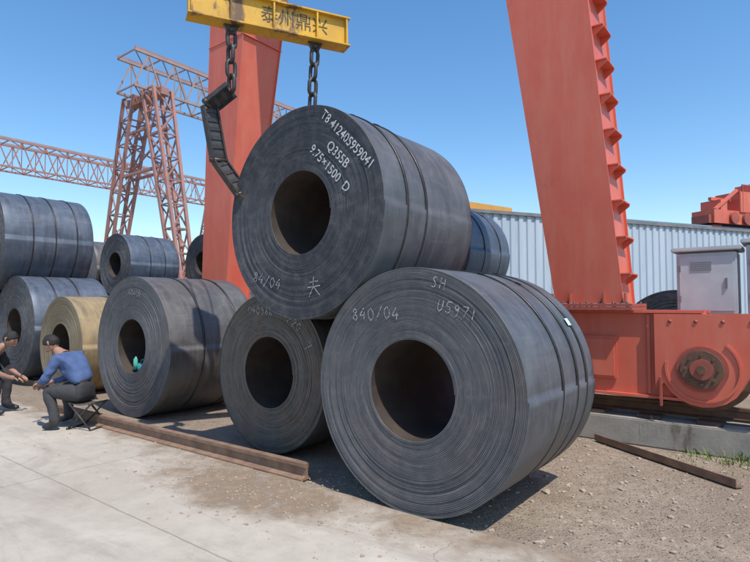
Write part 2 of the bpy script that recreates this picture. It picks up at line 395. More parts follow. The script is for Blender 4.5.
def concmat():
    m=NT('concrete_slab'); co=m.coord(); x,y,z=m.sep(co)
    n1=m.noise(co,.5,8,.6,.4); n2=m.noise(co,5,8,.7); n3=m.noise(co,80,3,.6)
    c=m.mix(m.ramp(n1,[(.35,0.),(.68,1.)]),(.39,.345,.285),(.48,.43,.36))
    c=m.mix(m.math('MULTIPLY',m.ramp(n2,[(.42,0.),(.68,1.)]),.5),c,(.31,.265,.215))
    c=m.mix(m.math('MULTIPLY',m.ramp(n3,[(.6,0.),(.68,1.)]),.3),c,(.22,.2,.18))
    c=m.mix(m.math('MULTIPLY',m.ramp(m.noise(m.scalev(co,(.35,1.6,1)),1.1,8,.72,1.2),[(.5,0.),(.68,1.)]),.5),c,(.22,.18,.145))
    c=m.mix(m.math('MULTIPLY',m.ramp(m.noise(m.scalev(co,(.5,1.2,1),(5,3,0)),1.3,7,.7,.8),[(.55,0.),(.7,1.)]),.4),c,(.54,.49,.42))
    nn1=m.math('SUBTRACT',m.noise(co,1.1,8,.7),.5)
    e=m.math('ADD',y,m.math('MULTIPLY',nn1,2.3))
    near=m.ramp(m.math('ADD',m.math('MULTIPLY',e,.5),.5),[(.32,0.),(.54,1.)])
    px_=m.math('DIVIDE',m.math('ADD',x,1.5),1.3); py_=m.math('DIVIDE',m.math('ADD',y,.36),.55)
    rr=m.math('SQRT',m.math('ADD',m.math('MULTIPLY',px_,px_),m.math('MULTIPLY',py_,py_)))
    rr=m.math('ADD',rr,m.math('MULTIPLY',nn1,2.2))
    patch=m.ramp(rr,[(.6,1.),(1.1,0.)])
    near=m.math('MAXIMUM',near,patch)
    d=m.mix(m.ramp(n2,[(.35,0.),(.65,1.)]),(.15,.105,.07),(.28,.21,.145))
    c=m.mix(m.math('MULTIPLY',near,m.ramp(n2,[(.28,.4),(.5,1.)])),c,d)
    def joint(s,off,per):
        t=m.math('ABSOLUTE',m.math('SUBTRACT',m.math('FRACT',m.math('ADD',m.math('DIVIDE',s,per),off)),.5))
        return m.math('LESS_THAN',m.math('MULTIPLY',t,per),.007)
    wob=m.math('ADD',y,m.math('MULTIPLY',m.noise(co,3,3),.03))
    wobx=m.math('ADD',x,m.math('MULTIPLY',m.noise(co,3,3),.03))
    j=m.math('MAXIMUM',joint(wob,1.0,2.6),joint(wobx,.2,4.5))
    c=m.mix(m.math('MULTIPLY',j,.5),c,(.14,.12,.10))
    vo=m.node('ShaderNodeTexVoronoi',feature='DISTANCE_TO_EDGE'); vo.inputs['Scale'].default_value=.22
    wv=m.node('ShaderNodeVectorMath',operation='ADD'); m.lk(co,wv.inputs[0])
    nn=m.node('ShaderNodeTexNoise'); nn.inputs['Scale'].default_value=1.3; nn.inputs['Detail'].default_value=7; m.lk(co,nn.inputs['Vector'])
    m.lk(nn.outputs['Color'],wv.inputs[1]); m.lk(wv.outputs[0],vo.inputs['Vector'])
    cr=m.math('MULTIPLY',m.math('LESS_THAN',vo.outputs['Distance'],.0012),m.ramp(n1,[(.45,0.),(.5,1.)]))
    c=m.mix(m.math('MULTIPLY',cr,.4),c,(.15,.125,.1))
    m.col(c); m.set(.9); m.bump(m.math('SUBTRACT',m.math('ADD',m.math('MULTIPLY',n2,.5),m.math('MULTIPLY',n3,.3)),j),.4,.01)
    return m.m
S=600
obj_from('ground',[(-S,-S,0),(S,-S,0),(S,S,0),(-S,S,0)],[(0,1,2,3)],[dirtmat()])
pts=[]; xx=-40.
while xx<12:
    pts.append((xx,.03+.05*noise.noise(Vector((xx*1.3,2,0)))+.02*noise.noise(Vector((xx*7,5,0))))); xx+=.06
v=[(p[0],p[1],.012) for p in pts]+[(p[0],-14,.012) for p in pts]+[(p[0],p[1]+.012,.0) for p in pts]
n=len(pts); f=[(i+n,i+1+n,i+1,i) for i in range(n-1)]+[(i,i+1,i+1+2*n,i+2*n) for i in range(n-1)]
obj_from('concrete_pavement',v,f,[concmat()],ROW)
def stones(name,zones,mat):
    V=[];F=[]
    bm=bmesh.new(); bmesh.ops.create_icosphere(bm,subdivisions=1,radius=1); bm.verts.ensure_lookup_table()
    bv=[q.co.copy() for q in bm.verts]; bf=[[q.index for q in f.verts] for f in bm.faces]; bm.free()
    for (n,x0,x1,y0,y1,s0,s1,z0,gs) in zones:
        for i in range(n):
            s=s0+(s1-s0)*random.random()**5
            if gs: cx,cy=random.gauss((x0+x1)/2,(x1-x0)/4),random.gauss((y0+y1)/2,(y1-y0)/4)
            else: cx,cy=random.uniform(x0,x1),random.uniform(y0,y1)
            c=Vector((cx,cy,z0+s*.2)); b=len(V)
            R=Matrix.Rotation(random.random()*6,3,'Z')
            sc=Vector((random.uniform(.7,1.3),random.uniform(.7,1.2),random.uniform(.35,.75)))
            for q in bv: V.append(tuple(c+R@Vector((q.x*sc.x,q.y*sc.y,q.z*sc.z))*s*random.uniform(.75,1.2)))
            F+=[[k+b for k in q] for q in bf]
    return obj_from(name,V,F,[mat],ROW)
stones('gravel',[(3800,-1.2,6,.05,3.2,.004,.026,0,0),(16,-.5,5,.4,3.2,.03,.045,0,0),(900,-6,6,-.45,.1,.003,.014,.012,0),(1500,-3.2,.3,-1.05,.25,.003,.017,.012,1),(400,-7,0,0,.5,.005,.03,0,0),(80,-6,5,-3,-.4,.002,.007,.012,0)],
    varied('stone',(.40,.325,.25),(.24,.19,.145),3,.95))
V=[];F=[]
def tuft(cx,cy,n,h,sp,z0=0):
    for i in range(n):
        a=random.random()*6.28; r=sp*random.random()**.6
        x=cx+r*math.cos(a);y=cy+r*math.sin(a);hh=h*random.uniform(.4,1.1);la=random.random()*6.28;le=hh*random.uniform(.2,.9)
        w=random.uniform(.003,.007);pa=la+1.57
        b=len(V);dx,dy=math.cos(pa)*w,math.sin(pa)*w
        lx,ly=math.cos(la)*le,math.sin(la)*le
        V.extend([(x-dx,y-dy,z0),(x+dx,y+dy,z0),(x+lx*.4+dx*.8,y+ly*.4+dy*.8,z0+hh*.6),(x+lx*.4-dx*.8,y+ly*.4-dy*.8,z0+hh*.6),(x+lx,y+ly,z0+hh)])
        F.extend([(b,b+1,b+2,b+3),(b+3,b+2,b+4)])
for i in range(420):
    x=random.uniform(1.0,6.5); y=random.uniform(2.1,3.28)
    if random.random()<.04+.24*max(0,x-.9)*(y-1.9): tuft(x,y,random.randint(8,40),random.uniform(.03,.10),.12)
for i in range(260): tuft(random.uniform(2.0,14),random.uniform(4.2,8),35,random.uniform(.15,.5),.3)
for i in range(40): tuft(random.uniform(1.6,5),random.uniform(3.1,3.28),16,.13,.1)
m=NT('grass_blades'); co=m.coord(); m.col(m.mix(m.ramp(m.noise(co,4,3),[(.35,0.),(.65,1.)]),(.075,.13,.025),(.17,.22,.05))); m.set(.7)
obj_from('grass',V,F,[m.m],ROW)
railprof=[(-.07,0),(.07,0),(.07,.012),(.012,.03),(.012,.10),(.036,.112),(.036,.145),(-.036,.145),(-.036,.112),(-.012,.10),(-.012,.03),(-.07,.012)]
b=MB(); b.prism(railprof,0,4.95,0,Matrix.Translation((-1.2,.10,.014))@Matrix.Rotation(math.radians(91.2),4,'Z'))
b.build('steel_rail',[M['railtop']],ROW)
b=MB()
a=Vector((2.62,6.45,.02)); e=Vector((3.17,4.78,.02)); d=(e-a).normalized(); sd=Vector((d.y,-d.x,0))
b.beam(a,e,.09,.012); b.beam(a+sd*.04+Vector((0,0,.035)),e+sd*.04+Vector((0,0,.035)),.012,.07)
b.build('angle_iron_bar',[M['railtop']])
# ---------------------------------------------------------------- crane track
b=MB(); b.box((-3,3.62,.15),(40,.66,.30),0,None,.015)
b.build('track_plinth',[M['conc2']],ROW)
b=MB()
for i in range(60): b.box((-20+i*.6,3.62,.32),(.24,.5,.045),1)
b.prism(railprof,-20,17,0,Matrix.Translation((-3+1.5,3.62,.34))@Matrix.Rotation(math.radians(90),4,'Z'))
b.build('crane_track_rail',[M['rust'],varied('timber_pad',(.09,.06,.045),(.05,.035,.03),6,.9)],ROW)
# ---------------------------------------------------------------- foreground gantry crane (row frame)
crane=empty('red_gantry_crane',ROW)
YC=3.62
def leg(xb,dirx):
    b=MB()
    def sec(z):
        t=(z-1.62); cx=xb+dirx*.11*t; a=.8+.054*t; w=.6+.073*t; return cx,a,w
    z0,z1=1.62,9.0
    c0,a0,w0=sec(z0);c1,a1,w1=sec(z1)
    v=[]
    for (c,a,w,z) in((c0,a0,w0,z0),(c1,a1,w1,z1)):
        for sx,sy in((-1,-1),(1,-1),(1,1),(-1,1)): v.append((c+sx*(a/2-.03),YC+sy*(w/2-.012),z))
    b.add(v,[(0,1,5,4),(1,2,6,5),(2,3,7,6),(3,0,4,7),(3,2,1,0),(4,5,6,7)])
    for sy in(-1,1):
        v=[]
        for (c,a,w,z) in((c0,a0,w0,z0),(c1,a1,w1,z1)):
            for sx,dy in((-1,0),(1,0),(1,.016),(-1,.016)): v.append((c+sx*a/2,YC+sy*(w/2-.014+dy),z))
        b.add(v,[(0,1,5,4),(1,2,6,5),(2,3,7,6),(3,0,4,7),(3,2,1,0),(4,5,6,7)])
    b.box((xb,YC,1.598),(1.02,.8,.036),1); b.box((xb,YC,1.558),(1.02,.8,.036),1)
    for sx in(-.44,-.2,.2,.44):
        b.prism([(xb+sx*.98-.008,1.62),(xb+sx*.98+.008,1.62),(xb+sx*.98+.008,1.74),(xb+sx*.98-.008,1.74)],YC-.385,YC-.29,1)
    for k in range(7):
        for sy in(-.36,.36): b.tube([(xb-.45+.15*k,YC+sy,1.535),(xb-.45+.15*k,YC+sy,1.64)],.014,6,2)
    for z in (6.9,):
        c,a,w=sec(z); b.box((c,YC,z),(a+.02,w+.03,.022),0)
    z=1.95
    while z<8.8:
        c,a,w=sec(z); xo=c-dirx*(a/2-.03)
        for sy in(-1,1):
            yy=YC+sy*.17 - .06
            v=[(xo,0,z-.11),(xo,0,z+.015),(xo-dirx*.13,0,z+.015),(xo-dirx*.13,0,z-.01)]
            b.prism([(q[0],q[2]) for q in v],yy-.006,yy+.006,0)
        b.box((xo-dirx*.065,YC-.06,z+.02),(.13,.40,.014),0)
        z+=.44
    b.build('leg',[M['red'],M['red_dk'],M['iron']],None,crane)
leg(.37,-1); leg(-7.13,1)
b=MB()
b.box((-3.05,YC,1.04),(9.2,.46,.94),0,None,.006)
for sy in(-1,1):
    b.box((-3.05,YC+sy*.24,1.525),(9.26,.10,.03),0)
    b.box((-3.05,YC+sy*.24,.56),(9.26,.10,.03),0)
for x in(-6.2,-5.2,-4.2,-3.2,-2.2,-1.2,-.15,1.02):
    b.box((x,YC-.2465,1.04),(.03,.03,.9),0)
b.box((.48,YC-.25,.98),(.40,.02,.5),0,None,.004)
b.box((.48,YC-.265,.98),(.34,.02,.44),0,None,.004)
for z in(.8,1.15): b.box((.31,YC-.285,z),(.03,.03,.07),1)
b.build('end_carriage',[M['red'],M['red_dk']],None,crane)
def bogie(cx,sgn):
    b=MB(); zc=.91
    for sy in(-1,1):
        prof=[(cx-sgn*.46,1.50),(cx-sgn*.46,.66)]
        for k in range(9):
            a=math.radians(205+ k*16) if sgn>0 else math.radians(335-k*16)
            prof.append((cx+.41*math.cos(a),zc+.41*math.sin(a)))
        prof+=[(cx+sgn*.50,.98),(cx+sgn*2.2,1.0),(cx+sgn*2.2,1.50)]
        b.prism(prof,YC+sy*.29-.02,YC+sy*.29+.02,0)
    b.disc((cx,zc),.44,YC-.07,YC+.07,48,2); b.disc((cx,zc),.475,YC+.07,YC+.10,48,2); b.disc((cx,zc),.475,YC-.10,YC-.07,48,2)
    b.disc((cx,zc),.245,YC-.335,YC-.31,40,1)
    b.disc((cx,zc),.20,YC-.37,YC-.335,40,2)
    b.disc((cx,zc),.11,YC-.395,YC-.37,30,1)
    b.disc((cx,zc),.045,YC-.42,YC-.395,20,2)
    for k in range(8):
        a=k*math.pi/4; b.disc((cx+.155*math.cos(a),zc+.155*math.sin(a)),.015,YC-.385,YC-.37,6,2)
    n=30
    for k in range(n):
        a0,a1=math.radians(170+k*8),math.radians(170+(k+1)*8)
        b.prism([(cx+.335*math.cos(a0),zc+.335*math.sin(a0)),(cx+.36*math.cos(a0),zc+.36*math.sin(a0)),(cx+.36*math.cos(a1),zc+.36*math.sin(a1)),(cx+.335*math.cos(a1),zc+.335*math.sin(a1))],YC-.325,YC-.309,0)
    b.box((cx-sgn*.2,YC,1.47),(.5,.5,.05),0)
    for k in range(6): b.tube([(cx-sgn*.3+sgn*.25*k,YC-.32,1.42),(cx-sgn*.3+sgn*.25*k,YC-.30,1.42)],.02,6,1)
    c2=cx+sgn*1.35
    b.disc((c2,zc),.44,YC-.07,YC+.07,48,2)
    b.disc((c2,zc),.15,YC-.36,YC+.1,30,1)
    b.box((cx+sgn*.72,YC-.4,1.14),(.2,.18,.2),0,None,.02)
    b.beam((cx-sgn*.40,YC-.33,.8),(cx-sgn*.40,YC-.33,.48),.05,.02,1)
    b.build('bogie',[M['red'],M['red_dk'],M['rust']],None,crane)
bogie(1.55,1); bogie(-8.1,-1)
b=MB(); b.box((-3.38,YC,9.4),(8.2,1.2,.8),0,None,.01); b.build('portal_beam',[M['red']],None,crane)
b=MB(); b.box((2.1,YC+.66,1.47),(2.6,.7,.04),0); b.box((2.1,YC+.34,1.40),(2.6,.05,.1),0); b.box((2.1,YC+.98,1.40),(2.6,.05,.1),0)
for x in (.95,2.0,3.2): b.box((x,YC+.66,.75),(.08,.08,1.4),0)
b.build('platform',[M['red_dk']],None,crane)
def cabinet(x,y,w,d,h):
    b=MB(); b.box((0,0,h/2),(w,d,h),0,None,.008); b.box((0,0,h+.045),(w+.1,d+.1,.05),0,None,.01)
    b.box((0,0,h+.008),(w-.06,d-.06,.03),1)
    b.box((0,-d/2-.006,h*.5),(w*.9,.014,h*.9),0,None,.003)
    b.box((w*.33,-d/2-.02,h*.5),(.02,.02,.12),1); 
    for z in(.25,.75):b.box((-w*.44,-d/2-.018,h*z),(.02,.02,.07),1)
    for k in range(5): b.box((-.05,-d/2-.016,h*.72+k*.022),(w*.35,.01,.007),1)
    b.build('electrical_cabinet',[M['cab'],M['cabdk']],ROW@Matrix.Translation((x,y,1.492)))
cabinet(1.53,YC+.66,.62,.5,.73); cabinet(2.24,YC+.68,.62,.5,.80)
# ---------------------------------------------------------------- spreader with chains and sling
sp=empty('lifting_spreader')
P1=Vector((-1.84,5.2,0));P2=Vector((-.32,5.94,0)); dd=(P2-P1).normalized(); L=(P2-P1).length
ang=math.atan2(dd.y,dd.x); sp.matrix_local=Matrix.Translation((P1.x,P1.y,4.43))@Matrix.Rotation(ang,4,'Z')@Matrix.Rotation(math.radians(-.8),4,'Y')
b=MB(); H=.32
b.box((L/2,0,H/2),(L,.10,H-.04),0); b.box((L/2,0,.01),(L+.02,.2,.02),0,None,.003); b.box((L/2,0,H-.01),(L+.02,.2,.02),0,None,.003)
for x in(.03,L*.24,L*.5,L*.78,L-.03): b.box((x,0,H/2),(.018,.19,H-.042),0)
b.prism([(L*.5-.2,H),(L*.5+.2,H),(L*.5+.08,H+.22),(L*.5-.08,H+.22)],-.02,.02,0)
for x in(L*.25,L*.78): 
    b.prism([(x-.08,0),(x+.08,0),(x+.04,-.09),(x-.04,-.09)],-.018,.018,1)
    b.tube([(x,-.05,-.05),(x,.05,-.05)],.028,8,1)
b.build('beam',[M['yellow'],M['iron']],None,sp)
text('泰州鼎兴',.19,M['black'],Matrix.Translation((L*.64,-.053,H/2))@Matrix.Rotation(math.pi/2,4,'X')@Matrix.Diagonal((.98,1,1,1)),sp,'lettering')
def link(b,c,axis,side,l=.215,w=.13,r=.021):
    axis=axis.normalized(); side=(side-axis*side.dot(axis)).normalized(); pts=[]
    h=l/2-w/2; q=w/2-r
    for k in range(7):
        a=-math.pi/2+math.pi*k/6; pts.append((math.sin(a)*q, h+math.cos(a)*q))
    for k in range(7):
        a=math.pi/2-math.pi*k/6; pts.append((math.sin(a)*q,-h-math.cos(a)*q))
    pts=[c+side*p[0]+axis*p[1] for p in pts]
    b.tube(pts,r,8,0,closed=True)
def chain(b,path,pitch=.158,**k):
    path=[Vector(p) for p in path]; 
    seg=[(path[i],path[i+1]) for i in range(len(path)-1)]
    tot=sum((q-p).length for p,q in seg); n=max(2,round(tot/pitch)); 
    for i in range(n):
        t=(i+.5)/n*tot
        for p,q in seg:
            ln=(q-p).length
            if t<=ln: c=p+(q-p)*t/ln; ax=q-p; break
            t-=ln
        s=Vector((.9,.43,0)) if i%2==0 else Vector((-.43,.9,0))
        s=Matrix.Rotation(.35+.15*math.sin(i*3),3,'Z')@s
        link(b,c+Vector((.006*math.sin(i*5),.006*math.cos(i*3),0)),ax,s,**k)
cl=P1+dd*(L*.25); cr=P1+dd*(L*.78)
b=MB()
A0=Vector((cl.x,cl.y,4.37)); A1=A0+Vector((.0,.03,-.60))
chain(b,[A0,A1])
B0=Vector((cr.x,cr.y,4.37)); B1=B0+Vector((-.06,.06,-1.12))
chain(b,[B0,B1])
o=b.build('chains',[M['iron']],None,sp); o.matrix_parent_inverse=sp.matrix_local.inverted()
b=MB()
pts=[A1+Vector((0,0,.02)),A1+Vector((-.22,.0,-.16)),A1+Vector((-.13,.04,-.70)),A1+Vector((.10,.08,-1.03)),A1+Vector((.42,.2,-1.30))]
for i in range(len(pts)-1):
    p,q=pts[i],pts[i+1]; d=(q-p); ln=d.length; d.normalize(); w=.16
    sdv=Vector((.62,.78,0)); sdv=(sdv-d*sdv.dot(d)).normalized()
    nrm=d.cross(sdv)
    for s in(-1,1): b.beam(p+sdv*s*w/2,q+sdv*s*w/2,.022,.06,0,up=nrm)
    b.beam(p+d*.03,q-d*.03,w-.02,.012,1,up=nrm)
    n=max(2,int(ln/.085))
    for k in range(n):
        c=p+d*ln*(k+.5)/n
        b.beam(c-sdv*w/2,c+sdv*w/2,.04,.03,0,up=nrm)
    b.tube([q-sdv*.1,q+sdv*.1],.028,8,0)
sl=b.build('sling',[M['iron'],M['plate']],None,sp); sl.matrix_parent_inverse=sp.matrix_local.inverted()
b=MB()
cx=L*.5
b.tube([(cx,0,H+.16),(cx+.07,0,H+.24),(cx+.08,0,H+.36),(cx,0,H+.45),(cx-.01,0,H+.6)],[.03,.035,.04,.04,.04],10,0)
b.box((cx,0,H+.85),(.4,.2,.5),1,None,.03); 
for s in(-.12,.12): b.tube([(cx+s,0,H+1.0),(cx+s,0,H+5.2)],.012,6,0)
b.build('hook_block',[M['iron'],M['yellow']],None,sp)
# ---------------------------------------------------------------- truss gantry cranes behind
def lattice(b,A,Bp,w,h,n,side,c=.09,mi=0):
    A=Vector(A);Bp=Vector(Bp);d=(Bp-A); side=Vector(side).normalized(); up=side.cross(d).normalized()
    if up.z<0: up=-up
    def P(t,s,u): return A+d*t+side*(s*w/2)+up*(u*h)
    for s in(-1,1):
        for u in(0,1): b.beam(P(0,s,u),P(1,s,u),c,c,mi)
        for i in range(n):
            t0,t1=i/n,(i+1)/n; tm=(t0+t1)/2
            b.beam(P(t0,s,0),P(tm,s,1),c*.55,c*.55,mi); b.beam(P(tm,s,1),P(t1,s,0),c*.55,c*.55,mi)
            b.beam(P(tm,s,0),P(tm,s,1),c*.4,c*.4,mi)
    for i in range(n+1):
        t=i/n
        for u in(0,1): b.beam(P(t,-1,u),P(t,1,u),c*.5,c*.5,mi)
        if i<n:
            for u in (0,1): b.beam(P(t,-1,u),P((i+1)/n,1,u),c*.4,c*.4,mi)
def lleg(b,T,Bt,wt,wb,n,e1,e2,c=.12,mi=1):
    T=Vector(T);Bt=Vector(Bt)
    def P(t,i):
        s=((-1,-1),(1,-1),(1,1),(-1,1))[i%4]; w=wb+(wt-wb)*t
        return Bt+(T-Bt)*t+e1*(s[0]*w/2)+e2*(s[1]*w/2)
    for i in range(4): b.beam(P(0,i),P(1,i),c,c,mi)
    for k in range(n):
        for i in range(4):
            if k%2: b.beam(P(k/n,i),P((k+1)/n,(i+1)%4),c*.45,c*.45,mi)
            else: b.beam(P(k/n,(i+1)%4),P((k+1)/n,i),c*.45,c*.45,mi)
            b.beam(P((k+1)/n,i),P((k+1)/n,(i+1)%4),c*.45,c*.45,mi)
ud=Vector((-.7914,.6113,0)); vd=Vector((.6113,.7914,0))
def trusscrane(name,start,ztop,length,depth,legs,spread,mats,n,c):
    b=MB(); s=Vector((start[0],start[1],ztop-depth))
    lattice(b,s,s+vd*length,1.6,depth,n,ud,c)
    for t in legs:
        base=s+vd*t; 
        for sg in(-1,1):
            T=base+ud*(sg*.9); Bt=Vector((base.x,base.y,.5))+ud*(sg*spread)
            lleg(b,T,Bt,.95,.6,10,ud,vd,c*1.15)
        for zf in(.22,.66,.84):
            z=.5+(s.z-.5)*zf; w=spread+(.9-spread)*zf
            for o in(-.35,.35):
                b.beam(Vector((base.x,base.y,z))-ud*w+vd*o,Vector((base.x,base.y,z))+ud*w+vd*o,c,c,1)
            z2=z+1.6; w2=spread+(.9-spread)*((z2-.5)/(s.z-.5))
            b.beam(Vector((base.x,base.y,z))-ud*w,Vector((base.x,base.y,z2))+ud*w2,c*.6,c*.6,1)
            b.beam(Vector((base.x,base.y,z))+ud*w,Vector((base.x,base.y,z2))-ud*w2,c*.6,c*.6,1)
        b.beam(Vector((base.x,base.y,.45))-ud*(spread+1),Vector((base.x,base.y,.45))+ud*(spread+1),.5,.6,1)
        b.beam(base-ud*1.6+Vector((0,0,-.15)),base+ud*1.6+Vector((0,0,-.15)),.4,.35,1)
    for sg in(-.8,.8): b.beam(s+ud*sg+Vector((0,0,depth+.1)),s+ud*sg+vd*length+Vector((0,0,depth+.1)),c*.5,.12,1)
    b.build(name,mats)
trusscrane('truss_gantry_crane',(-11.9,25.4),13.6,22,1.7,(1.1,20.5),3.9,[M['truss'],M['truss2']],16,.12)
trusscrane('truss_gantry_crane.001',(-33,24),12.3,34,1.75,(2,31.),4.2,[M['truss2'],M['truss']],24,.11)
# ---------------------------------------------------------------- fence, shed, yellow girder, far red crane
def corr(name,p0,p1,h,mat,pitch=.25,dep=.035):
    p0=Vector(p0);p1=Vector(p1);d=p1-p0;ln=d.length;d.normalize();nn=Vector((d.y,-d.x,0))
    V=[];F=[];x=0
    prof=[(0,0),(.35,0),(.45,1),(.9,1)]
    while x<ln:
        for a,e in prof:
            q=p0+d*(x+a*pitch)+nn*e*dep; V.append((q.x,q.y,0));V.append((q.x,q.y,h))
        x+=pitch
    for i in range(len(V)//2-1): F.append((2*i,2*i+2,2*i+3,2*i+1))
    o=obj_from(name,V,F,[mat])
    b=MB(); b.beam(p0+Vector((0,0,h+.04)),p1+Vector((0,0,h+.04)),.16,.08,0)
    b.build('coping',[M['cabdk']],None,o)
m=NT('corrugated_sheet'); co=m.coord()
c=m.mix(m.ramp(m.noise(m.scalev(co,(1,1,.15)),1.2,6,.65),[(.35,0.),(.7,1.)]),(.36,.43,.49),(.47,.54,.60))
x,y,z=m.sep(co)
sheet=m.node('ShaderNodeTexWhiteNoise',noise_dimensions='1D'); m.lk(m.math('FLOOR',m.math('DIVIDE',m.math('ADD',m.math('MULTIPLY',x,.93),m.math('MULTIPLY',y,.37)),.93)),sheet.inputs['W'])
c=m.mix(m.math('MULTIPLY',sheet.outputs['Value'],.35),c,(.30,.38,.47))
c=m.mix(m.math('MULTIPLY',m.ramp(m.noise(m.scalev(co,(3,3,.4)),2,7,.7),[(.55,0.),(.72,1.)]),.4),c,(.27,.26,.25))
m.col(c); m.set(.5)
d0=Vector((.93,.37,0)).normalized(); q0=Vector((2.5,13,0))
corr('corrugated_fence',q0-d0*4.2,q0+d0*26,3.82,m.m)
b=MB()
s0=q0+d0*6.2+Vector((-.3,3,0)); e1=d0; e2=Vector((-d0.y,d0.x,0))
mw=Matrix(((e1.x,e2.x,0,s0.x),(e1.y,e2.y,0,s0.y),(0,0,1,0),(0,0,0,1)))
b.prism([(0,0),(22,0),(22,4.35),(0,4.35)],0,8,0)
b.prism([(-.3,4.35),(22.3,4.35),(22.3,4.5),(-.3,4.5)],-.3,8.3,1)
b.build('warehouse_shed',[m.m,varied('roof_sheet',(.12,.19,.28),(.2,.27,.34),2,.5)],mw)
b=MB()
a=Vector((-3,19,5.85)); e=Vector((6.3,25.5,5.85))
b.beam(a,e,.5,.6,0); b.beam((-3,19,0),(-3,19,5.5),.4,.4,0); b.beam((6.3,25.5,0),(6.3,25.5,5.5),.4,.4,0)
b.build('yellow_girder',[M['orange']])
b=MB()
mw=Matrix.Translation((13.6,20.6,0))@Matrix.Rotation(math.atan2(.37,.93),4,'Z')
b.box((1.5,0,4.85),(6,.9,.5),0); b.box((-.9,0,5.25),(.35,.8,.5),0); b.box((.35,0,5.45),(1.0,1,.8),0,None,.02)
b.box((1.75,0,5.6),(1.1,1,1.1),0,None,.02); b.box((-.6,-.1,5.55),(1.3,.12,.12),0); b.box((1.0,0,6.1),(.25,.8,.3),0); b.box((1.8,-.52,5.7),(.3,.05,.4),1)
b.beam((-1.4,-.4,5.1),(-.2,-.4,5.9),.1,.1,0); b.box((-1.3,0,4.75),(.7,.7,.3),1)
for k in range(8): b.beam((.0+.5*k,-.48,5.1),(.0+.5*k,-.48,6.1),.04,.04,1)
b.beam((0,-.48,6.1),(3.5,-.48,6.1),.04,.04,1)
for x in(-1,1.6,4.2): b.beam((x-.3,0,0),(x,0,4.62),.4,.5,0)
for x in(-.5,.2,1.0,1.8): b.disc((x,4.82),.22,-.55,-.45,16,1)
b.build('red_crane_trolley',[M['red'],M['red_dk']],mw)
